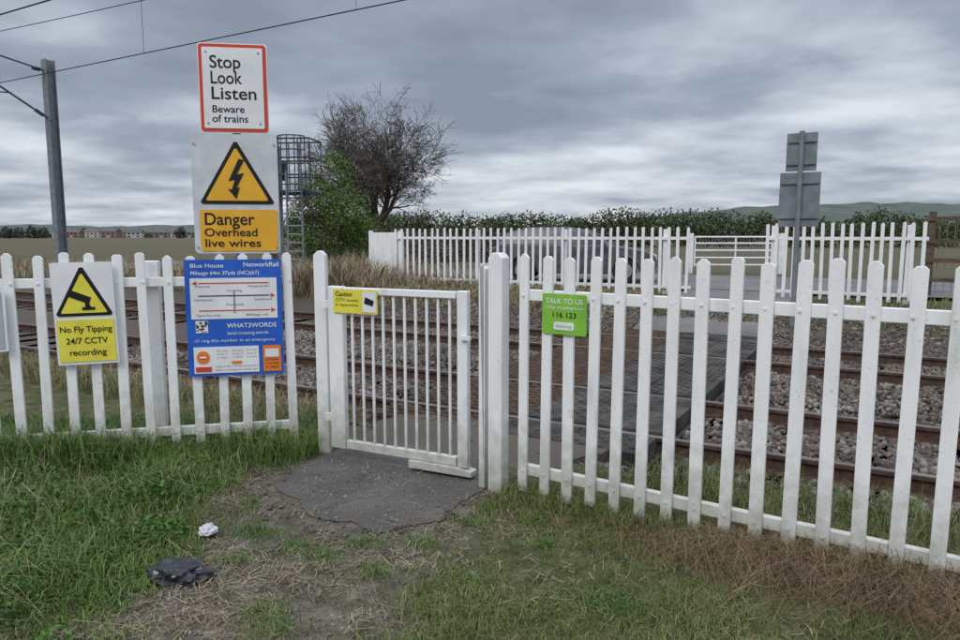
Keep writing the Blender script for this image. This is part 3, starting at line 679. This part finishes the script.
def leafmass(name,centres,radii,nleaf,size,mat,gap=.42,fscale=1.3):
    vs=[]
    tot=sum(r[0]*r[2] for r in radii)
    for c,r in zip(centres,radii):
        k=int(nleaf*r[0]*r[2]/tot); d=rng.normal(size=(k,3)); d/=np.linalg.norm(d,axis=1)[:,None]
        rad=rng.uniform(.25,1.0,k)**.5*(1+.28*(rng.random(k)-.5))
        p=np.array(c)+d*np.array(r)*rad[:,None]
        q=fbm(p[:,0]*fscale+p[:,2]*.7*fscale,p[:,1]*fscale+p[:,2]*fscale,77)
        vs.append(p[q>gap])
    p=np.concatenate(vs); k=len(p); s=rng.uniform(.5,1.2,k)*size
    a=rng.normal(size=(k,3)); a/=np.linalg.norm(a,axis=1)[:,None]; b_=np.cross(a,rng.normal(size=(k,3))); b_/=np.linalg.norm(b_,axis=1)[:,None]
    a=a*s[:,None]; b_=b_*s[:,None]*.6
    v=np.stack([p-a,p-b_,p+a,p+b_],1)
    return npmesh(name,v.reshape(-1,3),(np.arange(k)*4)[:,None]+np.arange(4)[None],mat)
LEAF=MN('hawthorn_leaf',[(.045,.07,.016),(.085,.14,.026),(.15,.23,.04)],scale=.9,rough=.6,island=True)
HEDGE=MN('hedge_leaf',[(.04,.055,.028),(.07,.09,.036),(.10,.12,.05)],scale=.12,rough=.8,island=True)
BROWN=MN('bare_scrub',[(.07,.055,.045),(.13,.105,.08)],scale=.2,rough=.9,island=True)
WEED=MN('weed_leaf',[(.04,.085,.016),(.065,.14,.025),(.11,.20,.04)],scale=2,rough=.5,island=True)
cs=[];rs=[]
for i in range(46):
    xx=random.uniform(-3.3,-1.6); yy=random.uniform(2.4,4.7); hh_=random.uniform(.05,.12); cs.append((xx,yy,float(zg(xx,yy))+hh_*.6)); rs.append((random.uniform(.07,.18),random.uniform(.07,.15),hh_))
leafmass('broadleaf_weeds',cs,rs,7000,.017,WEED,.30,6)

BARK=MN('bark',[(.06,.048,.04),(.12,.10,.082)],scale=3,rough=.9)
def tree(base,H,seed=3,nlimb=7,lean=(.0,0),trunk=2.2,rad=.3,counts=(0,6,5,5,4),spread=(.35,1.0),tw=.010):
    R=random.Random(seed); mb=MB(); k=H/10.
    def br(p,d,L,r,lev):
        segs=6 if lev<3 else 3
        pts=[p]; q=p.copy(); dd=d.copy()
        for i in range(segs):
            dd=(dd+Vector((R.gauss(0,.16),R.gauss(0,.16),R.gauss(0,.12)+(.05 if lev<2 else -.01)))).normalized()
            q=q+dd*L/segs; pts.append(q.copy())
        tap=.7
        for i in range(segs):
            r0=r*(1-tap*i/segs); r1=r*(1-tap*(i+1)/segs)
            mb.tube(pts[i],pts[i+1],max(r0,tw),max(r1,tw*.8),n=8 if lev<2 else (5 if lev<3 else 3),cap=False)
        if lev>=len(counts): return
        for c in range(counts[lev]):
            f=1.0 if c==0 else R.uniform(.22,1.0)
            i=min(int(f*segs),segs-1); pp=pts[i].lerp(pts[i+1],f*segs-i)
            t=(pts[i+1]-pts[i]).normalized(); o=t.orthogonal().normalized(); o=Matrix.Rotation(R.uniform(0,6.28),3,t)@o
            sp_=R.uniform(.5,1.1) if c else R.uniform(.1,.3)
            nd_=(t*math.cos(sp_)+o*math.sin(sp_)+Vector((0,0,.05))).normalized()
            br(pp,nd_,L*R.uniform(.42,.68),max(r*(1-tap*f)*R.uniform(.5,.7),tw),lev+1)
    p=Vector(base); pts=[p]; q=p.copy(); dd=Vector((lean[0],lean[1],1)).normalized()
    for i in range(4):
        dd=(dd+Vector((R.gauss(0,.06),R.gauss(0,.06),0))).normalized(); q=q+dd*trunk*k/4; pts.append(q.copy())
    for i in range(4): mb.tube(pts[i],pts[i+1],rad*k*(1.25-.1*i),rad*k*(1.15-.1*i),n=10,cap=False)
    for c in range(nlimb):
        az=c*2*math.pi/nlimb+R.uniform(-.4,.4); sp_=R.uniform(*spread) if c else .12
        d=Vector((math.cos(az)*math.sin(sp_),math.sin(az)*math.sin(sp_),math.cos(sp_)))
        pp=pts[-1].lerp(pts[-2],R.uniform(0,.8))
        br(pp,d,R.uniform(4.2,5.2)*k*(1.12-.3*sp_),rad*k*R.uniform(.42,.6),1)
    return mb
tree((-5.7,40,.2),8.6,seed=11,nlimb=9,counts=(0,7,6,6,5),spread=(.35,.95),rad=.34,trunk=2.6).obj('bare_tree',[BARK])
c=[(-6.6,31,1.5),(-5.9,30.5,2.4),(-6.9,31,3.2),(-6.3,31,4.3),(-5.2,31,1.5),(-7.6,31,2.0)]
r=[(1.5,1.4,1.5),(1.3,1.2,1.5),(1.1,1.1,1.3),(.9,.9,1.0),(1.2,1.2,1.2),(1.0,1.0,1.6)]
o=leafmass('hawthorn_bush',c,r,22000,.065,LEAF,.41,1.1)
tree((-6.3,31,.2),4.6,seed=9,nlimb=8,trunk=.8,rad=.12,counts=(0,5,4,4)).obj('stems',[BARK],o)
# hedgerow
cs=[];rs=[]
for i in range(150):
    xx=-24+i*1.3; yy=88-.12*xx+random.uniform(-1,1); hgt=2.4+1.5*vn(i*.22,0,4)+.5*random.random()
    cs.append((xx,yy,hgt*.55+.2)); rs.append((1.6,1.3,hgt*.62))
leafmass('hedgerow',cs,rs,80000,.2,HEDGE,.28,.3)
cs=[];rs=[]
for i in range(22):
    xx=-12+i*4.6+random.uniform(-2,2); hgt=random.uniform(1.5,2.8)*(1.15 if i<9 else .9); 
    for q in range(3): cs.append((xx+random.uniform(-1.5,1.5),94,hgt*random.uniform(.5,.8)+.8)); rs.append((random.uniform(1.2,2.4),1.5,hgt*random.uniform(.5,.75)))
leafmass('hedgerow_trees',cs,rs,40000,.14,HEDGE,.36,.5)
cs=[];rs=[]
for i in range(20):
    xx=-9.5+i*.75; cs.append((xx,36+random.uniform(-2,2),.8)); rs.append((1.0,1,random.uniform(.6,1.3)))
leafmass('scrub',cs,rs,14000,.09,BROWN,.38,.9)
cs=[];rs=[]
for i in range(190):
    xx=-560+i*7+random.uniform(-3,3); hgt=random.uniform(1.5,6)*(.5+vn(i*.11,0,6)); cs.append((xx,560+random.uniform(-30,50),hgt*.5)); rs.append((random.uniform(3,8),4,hgt*.7))
for xx in (-268,-262,-254,-248,-170,-150): cs.append((xx,400,3.2)); rs.append((3.5,3,random.uniform(3,4.6)))
DT=MN('distant_foliage',[(.055,.07,.055),(.095,.105,.08)],scale=.02,rough=.9,island=True)
leafmass('distant_trees',cs,rs,55000,.9,DT,.25,.08)

# hills
hx=np.linspace(-3000,3200,260); rows=[]
prof_=12+58*sm(50,1000,hx)*(1-.3*sm(1300,3000,hx))+14*fbm(hx*.003,hx*0,12)*2+5*vn(hx*.03,hx*0,15)+3*vn(hx*.08,hx*0,16)
for yy,k in ((1300,0),(1500,.45),(1900,1),(2400,.2)): rows.append(np.stack([hx,np.full_like(hx,yy),.2+prof_*k],-1))
V=np.concatenate(rows); idx=np.arange(len(V)).reshape(4,-1)
F=np.stack([idx[:-1,:-1],idx[:-1,1:],idx[1:,1:],idx[1:,:-1]],-1).reshape(-1,4)
npmesh('hills',V,F,MN('hazy_hill_land',[(.05,.07,.06),(.09,.11,.085),(.065,.085,.075),(.12,.125,.10)],scale=.008,rough=.95,stretch=(1,.6,1)),True)  # bluish aerial haze is painted into these land colours
# houses
BR=MN('brick',[(.17,.12,.10),(.24,.17,.14)],scale=.5); REN=M('render',(.40,.39,.37),.8); TILE=MN('roof_tiles',[(.12,.085,.075),(.16,.115,.10)],scale=.6); TSL=M('slate',(.10,.10,.11),.7)
for i in range(11):
    yy=520+random.uniform(-30,30); xx=-.60*yy+i*.019*yy+random.uniform(-3,3)
    e=empty('brick_house',(xx,yy,.2),random.uniform(-.4,.4)); w=random.uniform(8,12); h=random.uniform(3.6,4.6)
    mb=MB(); mb.box((0,0,h/2),(w,7,h)); mb.obj('walls',[BR if i%3 else REN],e)
    mb=MB(); mb.add([(-w/2-.3,-3.8,h),(w/2+.3,-3.8,h),(w/2+.3,3.8,h),(-w/2-.3,3.8,h),(-w/2-.3,0,h+2.4),(w/2+.3,0,h+2.4)],[(0,1,5,4),(2,3,4,5),(0,4,3),(1,2,5),(0,3,2,1)]); mb.obj('roof',[TILE if i%2 else TSL],e)
    mb=MB(); mb.box((w*.3,0,h+2.4),(.8,.8,1.6)); mb.obj('chimney',[BR],e)
    mb=MB(); [mb.box((q*w*.28,-3.53,zz),(1.3,.08,1.0)) for q in (-1,0,1) for zz in ((1.1,3.0) if q else (3.0,))]; mb.obj('windows',[GLASS],e)
    mb=MB(); mb.box((0,-3.54,1.0),(1.0,.08,2.0)); mb.obj('door',[REN],e)

# ---------------- litter
def crumple(name,loc,sc,mat,seed):
    bm=bmesh.new(); bmesh.ops.create_icosphere(bm,subdivisions=4,radius=1)
    R=np.random.default_rng(seed); ph=R.uniform(0,6.28,(9,3)); k=R.normal(size=(9,3))*3.2
    for v in bm.verts:
        c=np.array(v.co); dd=sum(abs(math.sin(k[i]@c+ph[i,0])) for i in range(9))/9
        v.co=v.co*(.3+1.25*dd); v.co.z=max(v.co.z,-.25)
    me=bpy.data.meshes.new(name); bm.to_mesh(me); bm.free(); me.materials.append(mat)
    o=bpy.data.objects.new(name,me); o.location=loc; o.scale=sc; o.rotation_euler=(0,0,seed); COL.objects.link(o)
crumple('plastic_bag',(-1.42,3.13,.02),(.13,.09,.055),M('bag_black',(.015,.017,.022),.3,0,.5),3)
crumple('paper_litter',(-1.46,3.6,.025),(.05,.04,.03),M('paper_white',(.5,.5,.53),.7),5)

# ---------------- world
w=bpy.data.worlds.new('World'); S.world=w; w.use_nodes=True; nt=w.node_tree; nt.nodes.clear()
L=nt.links.new
tc=nt.nodes.new('ShaderNodeTexCoord'); sx=nt.nodes.new('ShaderNodeSeparateXYZ'); L(tc.outputs['Generated'],sx.inputs[0])
def mth(op,a,b=None,c=None):
    m=nt.nodes.new('ShaderNodeMath'); m.operation=op
    for i,v in enumerate((a,b,c)):
        if v is None: continue
        if isinstance(v,(int,float)): m.inputs[i].default_value=v
        else: L(v,m.inputs[i])
    return m.outputs[0]
zz=mth('ADD',mth('MAXIMUM',sx.outputs['Z'],0),.12)
cb=nt.nodes.new('ShaderNodeCombineXYZ'); L(mth('DIVIDE',sx.outputs['X'],zz),cb.inputs[0]); L(mth('DIVIDE',sx.outputs['Y'],zz),cb.inputs[1])
def wn(scale,det,rough=.55,dist=0,off=(0,0,0)):
    mp=nt.nodes.new('ShaderNodeMapping'); mp.inputs['Location'].default_value=off; L(cb.outputs[0],mp.inputs[0])
    n=nt.nodes.new('ShaderNodeTexNoise'); n.inputs['Scale'].default_value=scale; n.inputs['Detail'].default_value=det; n.inputs['Roughness'].default_value=rough; n.inputs['Distortion'].default_value=dist
    L(mp.outputs[0],n.inputs['Vector']); return n.outputs['Fac']
a=wn(.38,6,.5,.2,(3,1,0)); b2=wn(1.2,9,.52,.1,(7,2,0))
f=mth('ADD',mth('MULTIPLY',a,.5),mth('MULTIPLY',b2,.5))
hz=nt.nodes.new('ShaderNodeMapRange'); L(sx.outputs['Z'],hz.inputs[0]); hz.inputs[1].default_value=.0; hz.inputs[2].default_value=.22; hz.inputs[3].default_value=.045; hz.inputs[4].default_value=-.02
f=mth('ADD',f,hz.outputs[0])
rp=nt.nodes.new('ShaderNodeValToRGB'); L(f,rp.inputs[0]); el=rp.color_ramp.elements
el[0].position=.37; el[0].color=(.26,.30,.38,1); el[1].position=.62; el[1].color=(.80,.84,.90,1)
k=el.new(.46); k.color=(.36,.41,.50,1); k=el.new(.53); k.color=(.55,.60,.68,1)
mr=nt.nodes.new('ShaderNodeMapRange'); L(sx.outputs['Z'],mr.inputs[0]); mr.inputs[1].default_value=.32; mr.inputs[2].default_value=.8; mr.inputs[3].default_value=1; mr.inputs[4].default_value=2.9
bg=nt.nodes.new('ShaderNodeBackground'); L(rp.outputs[0],bg.inputs[0]); L(mr.outputs[0],bg.inputs[1])
sky=nt.nodes.new('ShaderNodeTexSky'); sky.sky_type='NISHITA'; sky.sun_disc=False; sky.sun_elevation=math.radians(48); sky.sun_rotation=math.radians(215)
bs=nt.nodes.new('ShaderNodeBackground'); L(sky.outputs[0],bs.inputs[0]); bs.inputs[1].default_value=.08
ms=nt.nodes.new('ShaderNodeMixShader'); ms.inputs[0].default_value=.9; L(bs.outputs[0],ms.inputs[1]); L(bg.outputs[0],ms.inputs[2])
ow=nt.nodes.new('ShaderNodeOutputWorld'); L(ms.outputs[0],ow.inputs[0])
sd=bpy.data.lights.new('sun','SUN'); sd.energy=1.4; sd.angle=math.radians(25); sd.color=(1,.97,.93)
so=bpy.data.objects.new('sun',sd); COL.objects.link(so)
el_,az=math.radians(48),math.radians(215)
dv=Vector((math.sin(az)*math.cos(el_),math.cos(az)*math.cos(el_),math.sin(el_)))
so.rotation_euler=dv.to_track_quat('Z','Y').to_euler()

cd=bpy.data.cameras.new('camera'); cd.lens=26.25; cd.sensor_width=36; cd.clip_end=9000; cd.clip_start=.05
co=bpy.data.objects.new('camera',cd); co.location=(0,0,1.6); co.rotation_euler=(math.radians(90-6.84),0,0); COL.objects.link(co); S.camera=co
S.view_settings.view_transform='Standard'; S.view_settings.look='None'; S.view_settings.exposure=0
